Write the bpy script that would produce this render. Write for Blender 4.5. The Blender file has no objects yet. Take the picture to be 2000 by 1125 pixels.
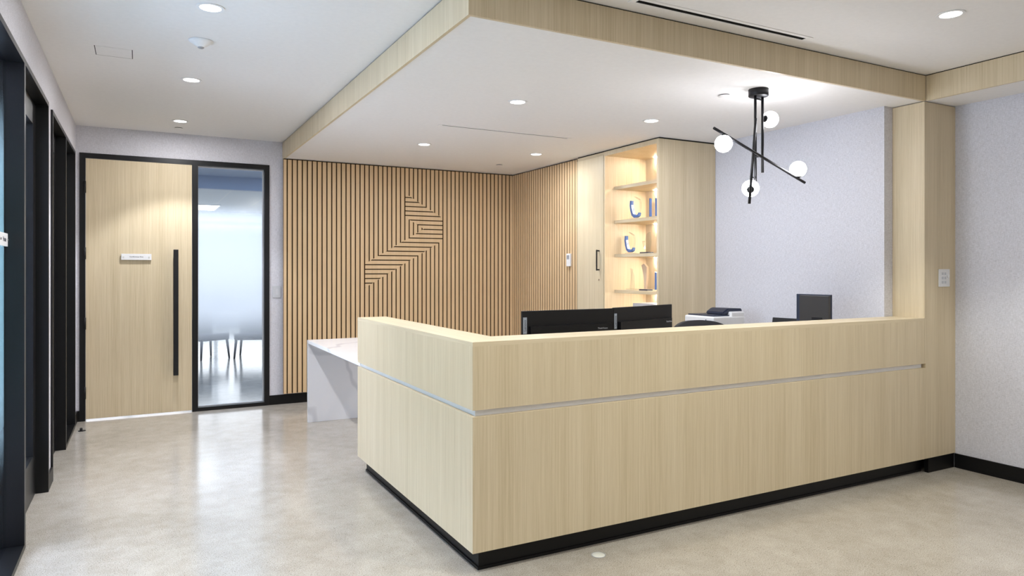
import bpy, bmesh, math, random
from mathutils import Vector, Matrix
random.seed(7)
C = bpy.context.scene.collection
PI = math.pi

# ------------------------------------------------------------------ key dimensions (metres)
CAM_H, CAM_YAW, F_PX, HOR = 1.40, 0.4899, 1362.4, 527.6
ZC, ZS = 2.739, 2.565            # main ceiling, lowered ceiling
XL, XR = -0.522, 5.12            # left and right wall
YB, YF = 7.576, -3.4             # back wall, wall behind the camera
X0, Y0 = 1.341, 2.896            # outer corner of the desk
XF, YFA = 1.316, 2.887           # outer faces of the fascia
XP = 4.757                       # left face of the pillar
XRW = 4.665                      # wall of the recess behind the desk
XCAB, YCAB = 3.995, 4.774        # front of the cabinets, near side of the shelf unit
YS, XS = 7.52, 4.02              # faces of the slatted panels

def lin(c):
    c /= 255.0
    return c / 12.92 if c <= 0.04045 else ((c + 0.055) / 1.055) ** 2.4
def rgb(r, g, b): return (lin(r), lin(g), lin(b), 1.0)

# ------------------------------------------------------------------ materials
MATS = {}
def new_mat(name):
    m = bpy.data.materials.new(name); m.use_nodes = True
    nt = m.node_tree; nt.nodes.clear()
    out = nt.nodes.new('ShaderNodeOutputMaterial')
    b = nt.nodes.new('ShaderNodeBsdfPrincipled')
    nt.links.new(b.outputs[0], out.inputs[0])
    MATS[name] = m
    return m, nt, b, out
def N(nt, t, **kw):
    n = nt.nodes.new(t)
    for k, v in kw.items(): setattr(n, k, v)
    return n
def coords(nt, scale, rot=(0, 0, 0), loc=(0, 0, 0)):
    tc = N(nt, 'ShaderNodeTexCoord'); mp = N(nt, 'ShaderNodeMapping')
    mp.inputs['Scale'].default_value = scale; mp.inputs['Rotation'].default_value = rot
    mp.inputs['Location'].default_value = loc
    nt.links.new(tc.outputs['Object'], mp.inputs[0])
    return mp.outputs[0]
def noise(nt, vec, scale, detail=2.0, rough=0.5):
    n = N(nt, 'ShaderNodeTexNoise'); n.inputs['Scale'].default_value = scale
    n.inputs['Detail'].default_value = detail; n.inputs['Roughness'].default_value = rough
    nt.links.new(vec, n.inputs['Vector']); return n.outputs['Fac']
def ramp(nt, fac, stops):
    r = N(nt, 'ShaderNodeValToRGB'); e = r.color_ramp.elements
    e[0].position, e[0].color = stops[0]; e[1].position, e[1].color = stops[-1]
    for p, c in stops[1:-1]:
        x = e.new(p); x.color = c
    nt.links.new(fac, r.inputs[0]); return r.outputs[0]
def mixc(nt, fac, a, b, mode='MIX'):
    m = N(nt, 'ShaderNodeMix', data_type='RGBA', blend_type=mode)
    if isinstance(fac, (int, float)): m.inputs['Factor'].default_value = fac
    else: nt.links.new(fac, m.inputs['Factor'])
    for s, v in (('A', a), ('B', b)):
        sock = [i for i in m.inputs if i.name == s and i.type == 'RGBA'][0]
        if isinstance(v, tuple): sock.default_value = v
        else: nt.links.new(v, sock)
    return [o for o in m.outputs if o.type == 'RGBA'][0]
def bump(nt, h, strength, dist, b):
    n = N(nt, 'ShaderNodeBump'); n.inputs['Strength'].default_value = strength; n.inputs['Distance'].default_value = dist
    nt.links.new(h, n.inputs['Height']); nt.links.new(n.outputs[0], b.inputs['Normal'])

def plain(name, col, rough=0.5, metal=0.0, spec=0.5):
    m, nt, b, o = new_mat(name)
    v = coords(nt, (1, 1, 1)); n = noise(nt, v, 35.0, 3)
    c2 = tuple(min(1, x * 0.93) for x in col[:3]) + (1,)
    nt.links.new(mixc(nt, n, col, c2), b.inputs['Base Color'])
    b.inputs['Roughness'].default_value = rough; b.inputs['Metallic'].default_value = metal
    b.inputs['Specular IOR Level'].default_value = spec
    return m
def emitter(name, col, strength):
    m, nt, b, o = new_mat(name)
    b.inputs['Base Color'].default_value = (0.8, 0.8, 0.8, 1)
    b.inputs['Emission Color'].default_value = col; b.inputs['Emission Strength'].default_value = strength
    return m
def veneer(name, dark, mid, light, axis='z', rough=0.42, contrast=1.0, shift=0.0):
    m, nt, b, o = new_mat(name)
    s = {'z': (1, 1, 0.012), 'x': (0.012, 1, 1), 'y': (1, 0.012, 1)}[axis]
    v = coords(nt, s, loc=(shift, shift * 1.7, 0))
    fine = noise(nt, v, 330.0, 3, 0.65)
    med = noise(nt, v, 105.0, 2, 0.5)
    s2 = {'z': (1, 1, 0.004), 'x': (0.004, 1, 1), 'y': (1, 0.004, 1)}[axis]
    v2 = coords(nt, s2, loc=(3.1 + shift, 1.2, 0))
    wide = noise(nt, v2, 9.0, 2, 0.6)
    a1 = N(nt, 'ShaderNodeMath', operation='MULTIPLY_ADD'); a1.inputs[1].default_value = 0.42
    nt.links.new(fine, a1.inputs[0])
    a2 = N(nt, 'ShaderNodeMath', operation='MULTIPLY_ADD'); a2.inputs[1].default_value = 0.33
    nt.links.new(med, a2.inputs[0])
    a3 = N(nt, 'ShaderNodeMath', operation='MULTIPLY'); a3.inputs[1].default_value = 0.25
    nt.links.new(wide, a3.inputs[0]); nt.links.new(a3.outputs[0], a2.inputs[2]); nt.links.new(a2.outputs[0], a1.inputs[2])
    w = 0.215 / contrast
    col = ramp(nt, a1.outputs[0], [(0.5 - w, dark), (0.5, mid), (0.5 + w, light)])
    nt.links.new(col, b.inputs['Base Color'])
    b.inputs['Roughness'].default_value = rough; b.inputs['Specular IOR Level'].default_value = 0.35
    bump(nt, a1.outputs[0], 0.06, 0.001, b)
    return m

WD, WM, WLT = rgb(182, 165, 132), rgb(206, 190, 159), rgb(222, 208, 181)
veneer('veneer', WD, WM, WLT)
veneer('veneer_x', WD, WM, WLT, 'x')
veneer('veneer_y', WD, WM, WLT, 'y')
veneer('slat_wood', rgb(198, 166, 124), rgb(213, 183, 142), rgb(223, 196, 158), rough=0.5)
plain('groove', rgb(74, 54, 36), 0.9, spec=0.1)
plain('ceiling_paint', rgb(240, 238, 236), 0.85, spec=0.2)
plain('white_plastic', rgb(228, 228, 228), 0.35)
plain('grey_plastic', rgb(150, 152, 156), 0.4)
plain('trim_white', rgb(238, 238, 238), 0.4)
plain('black_metal', rgb(22, 22, 25), 0.45, spec=0.35)
plain('frame_black', rgb(9, 10, 13), 0.38, spec=0.4)
plain('baseboard_black', rgb(8, 8, 9), 0.45, spec=0.3)
plain('black_plastic', rgb(17, 17, 20), 0.45, spec=0.3)
plain('dark_plastic', rgb(48, 46, 45), 0.45)
plain('navy_plastic', rgb(38, 46, 66), 0.35)
plain('screen_glass', rgb(12, 14, 18), 0.12)
plain('mesh_black', rgb(33, 32, 34), 0.8)
plain('badge_grey', rgb(150, 158, 170), 0.35)
plain('ink', rgb(70, 70, 78), 0.6)
plain('ink_light', rgb(170, 172, 178), 0.5)
plain('ink_dark', rgb(40, 44, 56), 0.5)
plain('chrome', rgb(200, 200, 204), 0.18, metal=1.0)
plain('dark_gap', rgb(42, 39, 36), 0.9, spec=0.1)
plain('recess_grey', rgb(196, 198, 202), 0.4)
plain('switch_grey', rgb(204, 205, 209), 0.4)
plain('blue_glass', rgb(78, 112, 172), 0.15)
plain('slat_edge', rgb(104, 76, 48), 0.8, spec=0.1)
plain('bronze_glass', rgb(206, 184, 158), 0.2)
plain('silver_case', rgb(186, 190, 200), 0.35)
plain('office_carpet', rgb(70, 74, 84), 0.95, spec=0.1)
plain('office_wall', rgb(214, 222, 230), 0.8, spec=0.2)
plain('header_blue', rgb(196, 208, 230), 0.7, spec=0.2)
plain('disc_steel', rgb(214, 214, 206), 0.35)
emitter('lamp_lens', (1.0, 0.97, 0.92, 1), 9.0)
emitter('globe_glow', (0.93, 0.94, 1.0, 1), 29.0)
emitter('led_warm', (1.0, 0.88, 0.78, 1), 230.0)
emitter('window_daylight', (0.99, 0.98, 1.0, 1), 1.9)
emitter('office_lamp', (0.9, 0.95, 1.0, 1), 5.0)

def make_wallcovering(name, a, b_):
    m, nt, b, o = new_mat(name)
    h = noise(nt, coords(nt, (14, 14, 170)), 3.0, 3, 0.7)
    v = noise(nt, coords(nt, (170, 170, 12)), 3.0, 3, 0.7)
    fl = noise(nt, coords(nt, (60, 60, 130)), 2.0, 2, 0.6)
    ad = N(nt, 'ShaderNodeMath', operation='ADD'); nt.links.new(h, ad.inputs[0]); nt.links.new(v, ad.inputs[1])
    ad2 = N(nt, 'ShaderNodeMath', operation='MULTIPLY_ADD'); ad2.inputs[1].default_value = 0.6
    nt.links.new(fl, ad2.inputs[0]); nt.links.new(ad.outputs[0], ad2.inputs[2])
    mr = N(nt, 'ShaderNodeMapRange'); mr.inputs['From Min'].default_value = 0.95; mr.inputs['From Max'].default_value = 1.65
    nt.links.new(ad2.outputs[0], mr.inputs[0])
    nt.links.new(mixc(nt, mr.outputs[0], a, b_), b.inputs['Base Color'])
    b.inputs['Roughness'].default_value = 0.8; b.inputs['Specular IOR Level'].default_value = 0.2
    bump(nt, ad2.outputs[0], 0.25, 0.002, b)
make_wallcovering('wallcovering', rgb(182, 181, 186), rgb(228, 228, 235))

def make_concrete():
    m, nt, b, o = new_mat('concrete')
    one = coords(nt, (1, 1, 1))
    big = noise(nt, one, 1.3, 6, 0.62)
    midn = noise(nt, coords(nt, (1, 1, 1), loc=(4, 2, 0)), 9.0, 5, 0.65)
    base = ramp(nt, big, [(0.34, rgb(142, 134, 122)), (0.5, rgb(170, 163, 152)), (0.66, rgb(190, 184, 174))])
    base = mixc(nt, 0.40, base, ramp(nt, midn, [(0.34, rgb(136, 127, 114)), (0.66, rgb(198, 192, 182))]))
    fine = noise(nt, one, 210.0, 4, 0.8)
    base = mixc(nt, 0.50, base, ramp(nt, fine, [(0.38, rgb(104, 95, 82)), (0.5, rgb(171, 164, 153)), (0.62, rgb(216, 211, 203))]))
    spots = noise(nt, coords(nt, (1, 1, 1), loc=(7, 1, 3)), 120.0, 2, 0.5)
    dk_ = ramp(nt, spots, [(0.31, (1, 1, 1, 1)), (0.37, (0, 0, 0, 1))])
    sp2 = N(nt, 'ShaderNodeMath', operation='MULTIPLY'); sp2.inputs[1].default_value = 0.65; nt.links.new(dk_, sp2.inputs[0])
    base = mixc(nt, sp2.outputs[0], base, rgb(98, 90, 80))
    nt.links.new(base, b.inputs['Base Color'])
    rr = N(nt, 'ShaderNodeMapRange'); rr.inputs['To Min'].default_value = 0.11; rr.inputs['To Max'].default_value = 0.20
    nt.links.new(midn, rr.inputs[0]); nt.links.new(rr.outputs[0], b.inputs['Roughness'])
    b.inputs['Specular IOR Level'].default_value = 0.5
    bump(nt, fine, 0.03, 0.001, b)
make_concrete()

def make_quartz():
    m, nt, b, o = new_mat('quartz')
    v = coords(nt, (1, 1, 1), rot=(0.3, 0.5, 0.6))
    w = N(nt, 'ShaderNodeTexWave'); w.inputs['Scale'].default_value = 0.75; w.inputs['Distortion'].default_value = 6.0
    w.inputs['Detail'].default_value = 3.0; w.inputs['Detail Scale'].default_value = 1.6
    nt.links.new(v, w.inputs['Vector'])
    vein = ramp(nt, w.outputs['Fac'], [(0.0, (1, 1, 1, 1)), (0.03, (0, 0, 0, 1))])
    br = noise(nt, v, 3.0, 2)
    k = N(nt, 'ShaderNodeMath', operation='MULTIPLY'); nt.links.new(vein, k.inputs[0]); nt.links.new(br, k.inputs[1])
    nt.links.new(mixc(nt, k.outputs[0], rgb(232, 232, 235), rgb(176, 178, 184)), b.inputs['Base Color'])
    b.inputs['Roughness'].default_value = 0.16
make_quartz()

def make_globe():
    pass
def make_glass(name, tint, refl_rough=0.10):
    m, nt, b, out = new_mat(name); nt.nodes.remove(b)
    tr = N(nt, 'ShaderNodeBsdfTransparent'); tr.inputs[0].default_value = tint
    gl = N(nt, 'ShaderNodeBsdfGlossy'); gl.inputs['Roughness'].default_value = refl_rough
    lw = N(nt, 'ShaderNodeLayerWeight'); lw.inputs[0].default_value = 0.5
    pw = N(nt, 'ShaderNodeMath', operation='POWER'); pw.inputs[1].default_value = 4.0; nt.links.new(lw.outputs['Facing'], pw.inputs[0])
    fr = N(nt, 'ShaderNodeMath', operation='MULTIPLY_ADD'); fr.inputs[1].default_value = 0.75; fr.inputs[2].default_value = 0.03; nt.links.new(pw.outputs[0], fr.inputs[0])
    mx = N(nt, 'ShaderNodeMixShader'); nt.links.new(fr.outputs[0], mx.inputs[0])
    nt.links.new(tr.outputs[0], mx.inputs[1]); nt.links.new(gl.outputs[0], mx.inputs[2]); nt.links.new(mx.outputs[0], out.inputs[0])
make_glass('clear_glass', (0.93, 0.96, 0.98, 1))
make_glass('award_glass', (0.90, 0.93, 0.95, 1), 0.05)
def make_film(name, z0, z1, z2, z3, col, most, blur):
    """printed frosted film on the glass: dots that thin out to nothing at top and bottom"""
    m, nt, b, out = new_mat(name); nt.nodes.remove(b)
    tc = N(nt, 'ShaderNodeTexCoord'); sx = N(nt, 'ShaderNodeSeparateXYZ'); nt.links.new(tc.outputs['Object'], sx.inputs[0])
    up = N(nt, 'ShaderNodeMapRange', interpolation_type='SMOOTHSTEP'); up.inputs['From Min'].default_value = z0; up.inputs['From Max'].default_value = z1
    dn = N(nt, 'ShaderNodeMapRange', interpolation_type='SMOOTHSTEP'); dn.inputs['From Min'].default_value = z3; dn.inputs['From Max'].default_value = z2
    nt.links.new(sx.outputs['Z'], up.inputs[0]); nt.links.new(sx.outputs['Z'], dn.inputs[0])
    mu = N(nt, 'ShaderNodeMath', operation='MULTIPLY'); nt.links.new(up.outputs[0], mu.inputs[0]); nt.links.new(dn.outputs[0], mu.inputs[1])
    m2 = N(nt, 'ShaderNodeMath', operation='MULTIPLY'); m2.inputs[1].default_value = most; nt.links.new(mu.outputs[0], m2.inputs[0])
    tr = N(nt, 'ShaderNodeBsdfTransparent')
    tl = N(nt, 'ShaderNodeBsdfTranslucent'); tl.inputs[0].default_value = col
    df = N(nt, 'ShaderNodeBsdfDiffuse'); df.inputs[0].default_value = col
    rf = N(nt, 'ShaderNodeBsdfRefraction'); rf.inputs['Color'].default_value = col; rf.inputs['Roughness'].default_value = 0.55; rf.inputs['IOR'].default_value = 1.3
    f0 = N(nt, 'ShaderNodeMixShader'); f0.inputs[0].default_value = 0.12
    nt.links.new(tl.outputs[0], f0.inputs[1]); nt.links.new(df.outputs[0], f0.inputs[2])
    fm = N(nt, 'ShaderNodeMixShader'); fm.inputs[0].default_value = blur
    nt.links.new(f0.outputs[0], fm.inputs[1]); nt.links.new(rf.outputs[0], fm.inputs[2])
    mx = N(nt, 'ShaderNodeMixShader'); nt.links.new(m2.outputs[0], mx.inputs[0]); nt.links.new(tr.outputs[0], mx.inputs[1]); nt.links.new(fm.outputs[0], mx.inputs[2])
    nt.links.new(mx.outputs[0], out.inputs[0])
make_film('frosted_film', 0.50, 1.10, 1.75, 2.10, (0.97, 0.98, 1.0, 1), 0.98, 0.6)
make_film('frosted_film_side', 0.35, 1.05, 1.65, 2.3, (0.58, 0.73, 0.72, 1), 0.95, 0.0)

def make_tile_ceiling():
    m, nt, b, o = new_mat('tile_ceiling')
    br = N(nt, 'ShaderNodeTexBrick'); br.offset = 0.0; br.inputs['Scale'].default_value = 1.0
    br.inputs['Brick Width'].default_value = 0.61; br.inputs['Row Height'].default_value = 1.22
    br.inputs['Mortar Size'].default_value = 0.012
    br.inputs['Color1'].default_value = rgb(234, 240, 247); br.inputs['Color2'].default_value = rgb(237, 242, 248); br.inputs['Mortar'].default_value = rgb(245, 247, 250)
    nt.links.new(coords(nt, (1, 1, 1)), br.inputs['Vector']); nt.links.new(br.outputs['Color'], b.inputs['Base Color'])
    b.inputs['Roughness'].default_value = 0.8
make_tile_ceiling()

# ------------------------------------------------------------------ mesh helpers
class MB:
    def __init__(s, off=(0, 0, 0)):
        s.bm = bmesh.new(); s.off = Vector(off)
    def box(s, x0, y0, z0, x1, y1, z1, bevel=0.0):
        vs = [s.bm.verts.new((x, y, z)) for x in (x0, x1) for y in (y0, y1) for z in (z0, z1)]
        fs = [(0, 1, 3, 2), (4, 6, 7, 5), (0, 4, 5, 1), (2, 3, 7, 6), (0, 2, 6, 4), (1, 5, 7, 3)]
        faces = [s.bm.faces.new([vs[i] for i in f]) for f in fs]
        if bevel > 0:
            es = list({e for f in faces for e in f.edges})
            bmesh.ops.bevel(s.bm, geom=es, offset=bevel, segments=2, affect='EDGES', profile=0.5)
        return s
    def prism(s, pts, d):
        """planar polygon (list of 3-D points) extruded by vector d"""
        d = Vector(d); a = [s.bm.verts.new(p) for p in pts]; b = [s.bm.verts.new(Vector(p) + d) for p in pts]
        n = len(pts)
        s.bm.faces.new(a[::-1]); s.bm.faces.new(b)
        for i in range(n): s.bm.faces.new((a[i], a[(i + 1) % n], b[(i + 1) % n], b[i]))
        return s
    def tube(s, p0, p1, r, seg=20, r2=None):
        p0, p1 = Vector(p0), Vector(p1); r2 = r if r2 is None else r2
        ax = (p1 - p0).normalized(); up = Vector((0, 0, 1)) if abs(ax.z) < 0.9 else Vector((1, 0, 0))
        u = ax.cross(up).normalized(); v = ax.cross(u)
        A = [s.bm.verts.new(p0 + (u * math.cos(t) + v * math.sin(t)) * r) for t in [2 * PI * i / seg for i in range(seg)]]
        B = [s.bm.verts.new(p1 + (u * math.cos(t) + v * math.sin(t)) * r2) for t in [2 * PI * i / seg for i in range(seg)]]
        s.bm.faces.new(A[::-1]); s.bm.faces.new(B)
        for i in range(seg): 
            f = s.bm.faces.new((A[i], A[(i + 1) % seg], B[(i + 1) % seg], B[i])); f.smooth = True
        return s
    def ring(s, c, r0, r1, z0, z1, seg=40):
        """flat annulus around the vertical through c"""
        cx, cy = c
        def loop(r, z): return [s.bm.verts.new((cx + r * math.cos(2 * PI * i / seg), cy + r * math.sin(2 * PI * i / seg), z)) for i in range(seg)]
        L = [loop(r1, z1), loop(r1, z0), loop(r0, z0), loop(r0, z1)]
        for a in range(4):
            A, B = L[a], L[(a + 1) % 4]
            for i in range(seg): s.bm.faces.new((A[i], A[(i + 1) % seg], B[(i + 1) % seg], B[i])).smooth = a in (0, 2)
        return s
    def lathe(s, c, prof, seg=36, axis=(0, 0, 1)):
        c = Vector(c); ax = Vector(axis).normalized()
        q = Vector((0, 0, 1)).rotation_difference(ax)
        loops = []
        for r, z in prof:
            if r < 1e-6: loops.append([s.bm.verts.new(c + q @ Vector((0, 0, z)))])
            else: loops.append([s.bm.verts.new(c + q @ Vector((r * math.cos(2 * PI * i / seg), r * math.sin(2 * PI * i / seg), z))) for i in range(seg)])
        for A, B in zip(loops, loops[1:]):
            for i in range(seg):
                j = (i + 1) % seg
                if len(A) == 1 and len(B) == 1: continue
                if len(A) == 1: f = s.bm.faces.new((A[0], B[j], B[i]))
                elif len(B) == 1: f = s.bm.faces.new((A[i], A[j], B[0]))
                else: f = s.bm.faces.new((A[i], A[j], B[j], B[i]))
                f.smooth = True
        return s
    def sphere(s, c, r):
        return s.lathe(c, [(r * math.sin(PI * i / 18), -r * math.cos(PI * i / 18)) for i in range(19)], 32)
    def build(s, name, mat, parent=None, rotate=None):
        bmesh.ops.recalc_face_normals(s.bm, faces=s.bm.faces[:])
        if parent is not None:
            base = Vector(parent.get('_base', (0, 0, 0)))
            bmesh.ops.translate(s.bm, verts=s.bm.verts[:], vec=-base)
        me = bpy.data.meshes.new(name); s.bm.to_mesh(me); s.bm.free()
        me.materials.append(MATS[mat])
        o = bpy.data.objects.new(name, me); C.objects.link(o)
        if parent is not None:
            o.parent = parent; o['_base'] = tuple(parent.get('_base', (0, 0, 0)))
        return o

def thing(name, label, cat, base=(0, 0, 0), group=None):
    o = bpy.data.objects.new(name, None); C.objects.link(o); o.empty_display_size = 0.05
    o.location = base; o['_base'] = tuple(base); o['label'] = label; o['category'] = cat
    if group: o['group'] = group
    return o
def tag(o, label, cat, group=None):
    o['label'] = label; o['category'] = cat
    if group: o['group'] = group
    return o
def struct(o): o['kind'] = 'structure'; return o
def sempty(name, base=(0, 0, 0)):
    o = bpy.data.objects.new(name, None); C.objects.link(o); o.location = base; o['_base'] = tuple(base); o['kind'] = 'structure'; return o
def copy_tree(o, delta, parent=None):
    c = o.copy(); C.objects.link(c)
    if parent is None: c.location = Vector(o.location) + Vector(delta)
    else: c.parent = parent
    for ch in list(o.children): copy_tree(ch, delta, c)
    return c
def text_mesh(name, body, size, mat, parent, loc, rot, depth=0.0006, align='CENTER'):
    cu = bpy.data.curves.new(name, 'FONT'); cu.body = body; cu.size = size; cu.extrude = depth / 2
    cu.align_x = align; cu.align_y = 'CENTER'; cu.resolution_u = 3
    t = bpy.data.objects.new('tmp_text', cu); C.objects.link(t)
    bpy.context.view_layer.update()
    dg = bpy.context.evaluated_depsgraph_get()
    me = bpy.data.meshes.new_from_object(t.evaluated_get(dg))
    bpy.data.objects.remove(t); bpy.data.curves.remove(cu)
    M = Matrix.Translation(Vector(loc)) @ rot.to_matrix().to_4x4()
    base = Vector(parent.get('_base', (0, 0, 0))) if parent is not None else Vector()
    me.transform(Matrix.Translation(-base) @ M)
    me.materials.clear(); me.materials.append(MATS[mat]); me.name = name
    o = bpy.data.objects.new(name, me); C.objects.link(o)
    if parent is not None: o.parent = parent; o['_base'] = tuple(base)
    return o
from mathutils import Euler
FACE_MY = Euler((PI / 2, 0, 0))                 # text facing -y
FACE_PX = Euler((PI / 2, 0, PI / 2))            # text facing +x
FACE_MX = Euler((PI / 2, 0, -PI / 2))           # text facing -x

# ================================================================== THE ROOM
b = MB(); b.box(-4.2, YF - 0.2, -0.12, 7.5, 19.0, 0.0); struct(b.build('floor', 'concrete'))
b = MB()
b.box(XL - 0.15, YF - 0.2, ZC, XR + 0.15, YB + 0.15, ZC + 0.1)
struct(b.build('ceiling', 'ceiling_paint'))
# lowered ceiling over the desk and along the right wall
b = MB()
b.box(XF + 0.018, YFA + 0.018, ZS, XR + 0.1, YB + 0.05, ZC - 0.001)
b.box(XP + 0.018, YF, ZS, XR + 0.1, YFA + 0.018, ZC - 0.001)
struct(b.build('ceiling_lowered', 'ceiling_paint'))
gap = 0.007
struct(MB().box(XF, YFA, ZS - 0.004, XF + 0.018, YB, ZC - gap).build('trim_1', 'veneer'))
struct(MB().box(XF + 0.018, YFA, ZS - 0.004, XP, YFA + 0.018, ZC - gap).build('trim_2', 'veneer'))
struct(MB().box(XP, YF, ZS - 0.004, XP + 0.018, YFA - 0.002, ZC - gap).build('trim_3', 'veneer'))
b = MB()
b.box(XF + 0.006, YFA + 0.006, ZC - gap, XF + 0.018, YB, ZC); b.box(XF + 0.018, YFA + 0.006, ZC - gap, XP + 0.012, YFA + 0.018, ZC)
b.box(XP + 0.006, YF, ZC - gap, XP + 0.018, YFA, ZC)
struct(b.build('trim_4', 'dark_gap'))

# left wall with its two glazed portals and, behind the camera, the long daylight window
P1, P2 = (2.55, 5.285), (5.505, 7.335)          # portals along y
PZ = 2.462
WY0, WY1, WZ0, WZ1 = -3.0, 2.1, 0.25, 2.5        # big window
b = MB()
xw0, xw1 = XL - 0.13, XL
b.box(xw0, YF, 0, xw1, WY0, ZC); b.box(xw0, WY0, 0, xw1, WY1, WZ0); b.box(xw0, WY0, WZ1, xw1, WY1, ZC)
b.box(xw0, WY1, 0, xw1, P1[0], ZC); b.box(xw0, P1[0], PZ, xw1, P1[1], ZC)
b.box(xw0, P1[1], 0, xw1, P2[0], ZC); b.box(xw0, P2[0], PZ, xw1, P2[1], ZC); b.box(xw0, P2[1], 0, xw1, YB + 0.13, ZC)
struct(b.build('wall_left', 'wallcovering'))
# back wall with opening for door and side light
DX0, DX1, DZ = -0.494, 1.184, 2.488
b = MB()
b.box(XL - 0.13, YB, 0, DX0, YB + 0.13, ZC); b.box(DX0, YB, DZ, DX1, YB + 0.13, ZC); b.box(DX1, YB, 0, 4.3, YB + 0.13, ZC)
struct(b.build('wall_back', 'wallcovering'))
b = MB()
b.box(XR, YF, 0, XR + 0.12, 3.132, ZC); struct(b.build('wall_right', 'wallcovering'))
struct(MB().box(XRW, 3.128, 0, XRW + 0.12, YB, ZC).build('wall_recess', 'wallcovering'))
struct(MB().box(XRW + 0.12, 3.132, 0, XR + 0.12, 3.2, ZC).build('wall_return', 'wallcovering'))
b = MB(); b.box(XL - 0.13, YF - 0.13, 0, XR + 0.12, YF, ZC); struct(b.build('wall_front', 'wallcovering'))

# baseboards
bb = 0.098
struct(MB().box(XL, P1[1], 0, XL + 0.012, P2[0], bb).box(XL, P2[1], 0, XL + 0.012, YB, bb).build('baseboard_left', 'baseboard_black'))
struct(MB().box(XL + 0.012, YB - 0.012, 0, DX0, YB, bb).box(DX1, YB - 0.012, 0, XS + 0.04, YB, bb).build('baseboard_back', 'baseboard_black'))
b = MB(); b.box(XR - 0.012, YF, 0, XR, Y0, bb); b.box(XR - 0.016, YF, 0, XR - 0.012, Y0 - 0.016, 0.012)
struct(b.build('baseboard_right', 'baseboard_black'))

# ---- storefront portals in the left wall
def portal(n, y0, y1, parts):
    r = sempty('window_%d' % n, (XL, y0, 0)); fr = MB(); xf, xb_ = XL + 0.013, XL - 0.105
    t = 0.028
    fr.box(xb_, y0, 0, xf, y0 + t, PZ); fr.box(xb_, y1 - t, 0, xf, y1, PZ); fr.box(xb_, y0 + t, PZ - t, xf, y1 - t, PZ)
    for kind, a, c in parts:
        if kind == 'post': fr.box(xb_, a, 0, xf, c, PZ - t)
        if kind == 'lite':
            fr.box(xb_, a, 0, xf, c, 0.028)
            fr.box(xb_, a, 0.028, xb_ + 0.030, a + 0.006, PZ - t); fr.box(xb_, c - 0.006, 0.028, xb_ + 0.030, c, PZ - t)
    fr.build('window_frame', 'frame_black', r)
    for kind, a, c in parts:
        if kind == 'lite':
            g = MB().box(xb_ + 0.036, a, 0.028, xb_ + 0.044, c, PZ - t).build('window_pane', 'clear_glass', r)
            f = MB().box(xb_ + 0.0342, a + 0.001, 0.03, xb_ + 0.0352, c - 0.001, PZ - t - 0.002).build('frosted_film', 'frosted_film_side', r)
        if kind == 'door':
            d = sempty('door_%d' % n, (xb_, a, 0)); lx0, lx1 = xb_ + 0.008, xb_ + 0.05; s = 0.115
            f = MB(); f.box(lx0, a, 0.008, lx1, a + s, PZ - t - 0.004); f.box(lx0, c - s, 0.008, lx1, c, PZ - t - 0.004)
            f.box(lx0, a + s, 0.008, lx1, c - s, 0.26); f.box(lx0, a + s, PZ - t - 0.14, lx1, c - s, PZ - t - 0.004)
            f.build('door_frame', 'frame_black', d)
            MB().box(lx0 + 0.016, a + s, 0.26, lx0 + 0.024, c - s, PZ - t - 0.14).build('door_pane', 'clear_glass', d)
    return r
portal(2, P1[0], P1[1], [('lite', P1[0] + 0.028, 4.215), ('post', 4.215, 4.262), ('door', 4.262, P1[1] - 0.028)])
portal(3, P2[0], P2[1], [('door', P2[0] + 0.028, 6.43), ('post', 6.43, 6.475), ('lite', 6.475, P2[1] - 0.028)])

# offices behind the left wall
b = MB(); xo = -3.6
b.box(xo - 0.1, 2.3, 0, xo, YB + 0.13, ZC); b.box(xo, 2.3, 0, XL - 0.13, 2.4, ZC); b.box(xo, YB + 0.03, 0, XL - 0.13, YB + 0.13, ZC); b.box(xo, 5.35, 0, XL - 0.13, 5.45, ZC)
struct(b.build('wall_offices', 'office_wall'))
struct(MB().box(xo - 0.1, 2.3, ZC, XL - 0.15, YB + 0.13, ZC + 0.1).build('ceiling_offices', 'ceiling_paint'))

# ---- daylight window behind the camera
r = sempty('window_4', (XL, WY0, 0)); b = MB(); k = 0.05
for i in range(5):
    y = WY0 + (WY1 - WY0 - k) * i / 4; b.box(XL - 0.11, y, WZ0, XL - 0.03, y + k, WZ1)
b.box(XL - 0.11, WY0, WZ0, XL - 0.03, WY1, WZ0 + k); b.box(XL - 0.11, WY0, WZ1 - k, XL - 0.03, WY1, WZ1)
b.build('window_frame', 'frame_black', r)
MB().box(XL - 0.075, WY0, WZ0, XL - 0.067, WY1, WZ1).build('window_pane', 'clear_glass', r)

# ---- door and side light in the back wall
d1 = sempty('door_1', (0, YB, 0)); fy0, fy1 = YB - 0.014, YB + 0.10
mx0, mx1 = 0.456, 0.507
b = MB(); b.box(DX0, fy0, 0, DX0 + 0.046, fy1, DZ); b.box(DX0 + 0.046, fy0, DZ - 0.047, DX1, fy1, DZ); b.box(mx0, fy0, 0, mx1, fy1, DZ - 0.047)
b.box(DX1 - 0.050, fy0, 0, DX1, fy1, DZ - 0.047); b.box(mx1, fy0, 0, DX1 - 0.05, fy1, 0.036)
b.build('door_frame', 'frame_black', d1)
MB().box(DX0 + 0.049, YB - 0.008, 0.016, mx0 - 0.003, YB + 0.036, DZ - 0.05, 0.001).build('door_leaf', 'veneer', d1)
b = MB(); hx = 0.308
b.box(hx - 0.022, YB - 0.075, 0.378, hx + 0.022, YB - 0.05, 1.60, 0.003); b.box(hx - 0.012, YB - 0.05, 0.50, hx + 0.012, YB - 0.008, 0.53); b.box(hx - 0.012, YB - 0.05, 1.45, hx + 0.012, YB - 0.008, 1.48)
b.build('door_handle', 'black_metal', d1)
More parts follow.
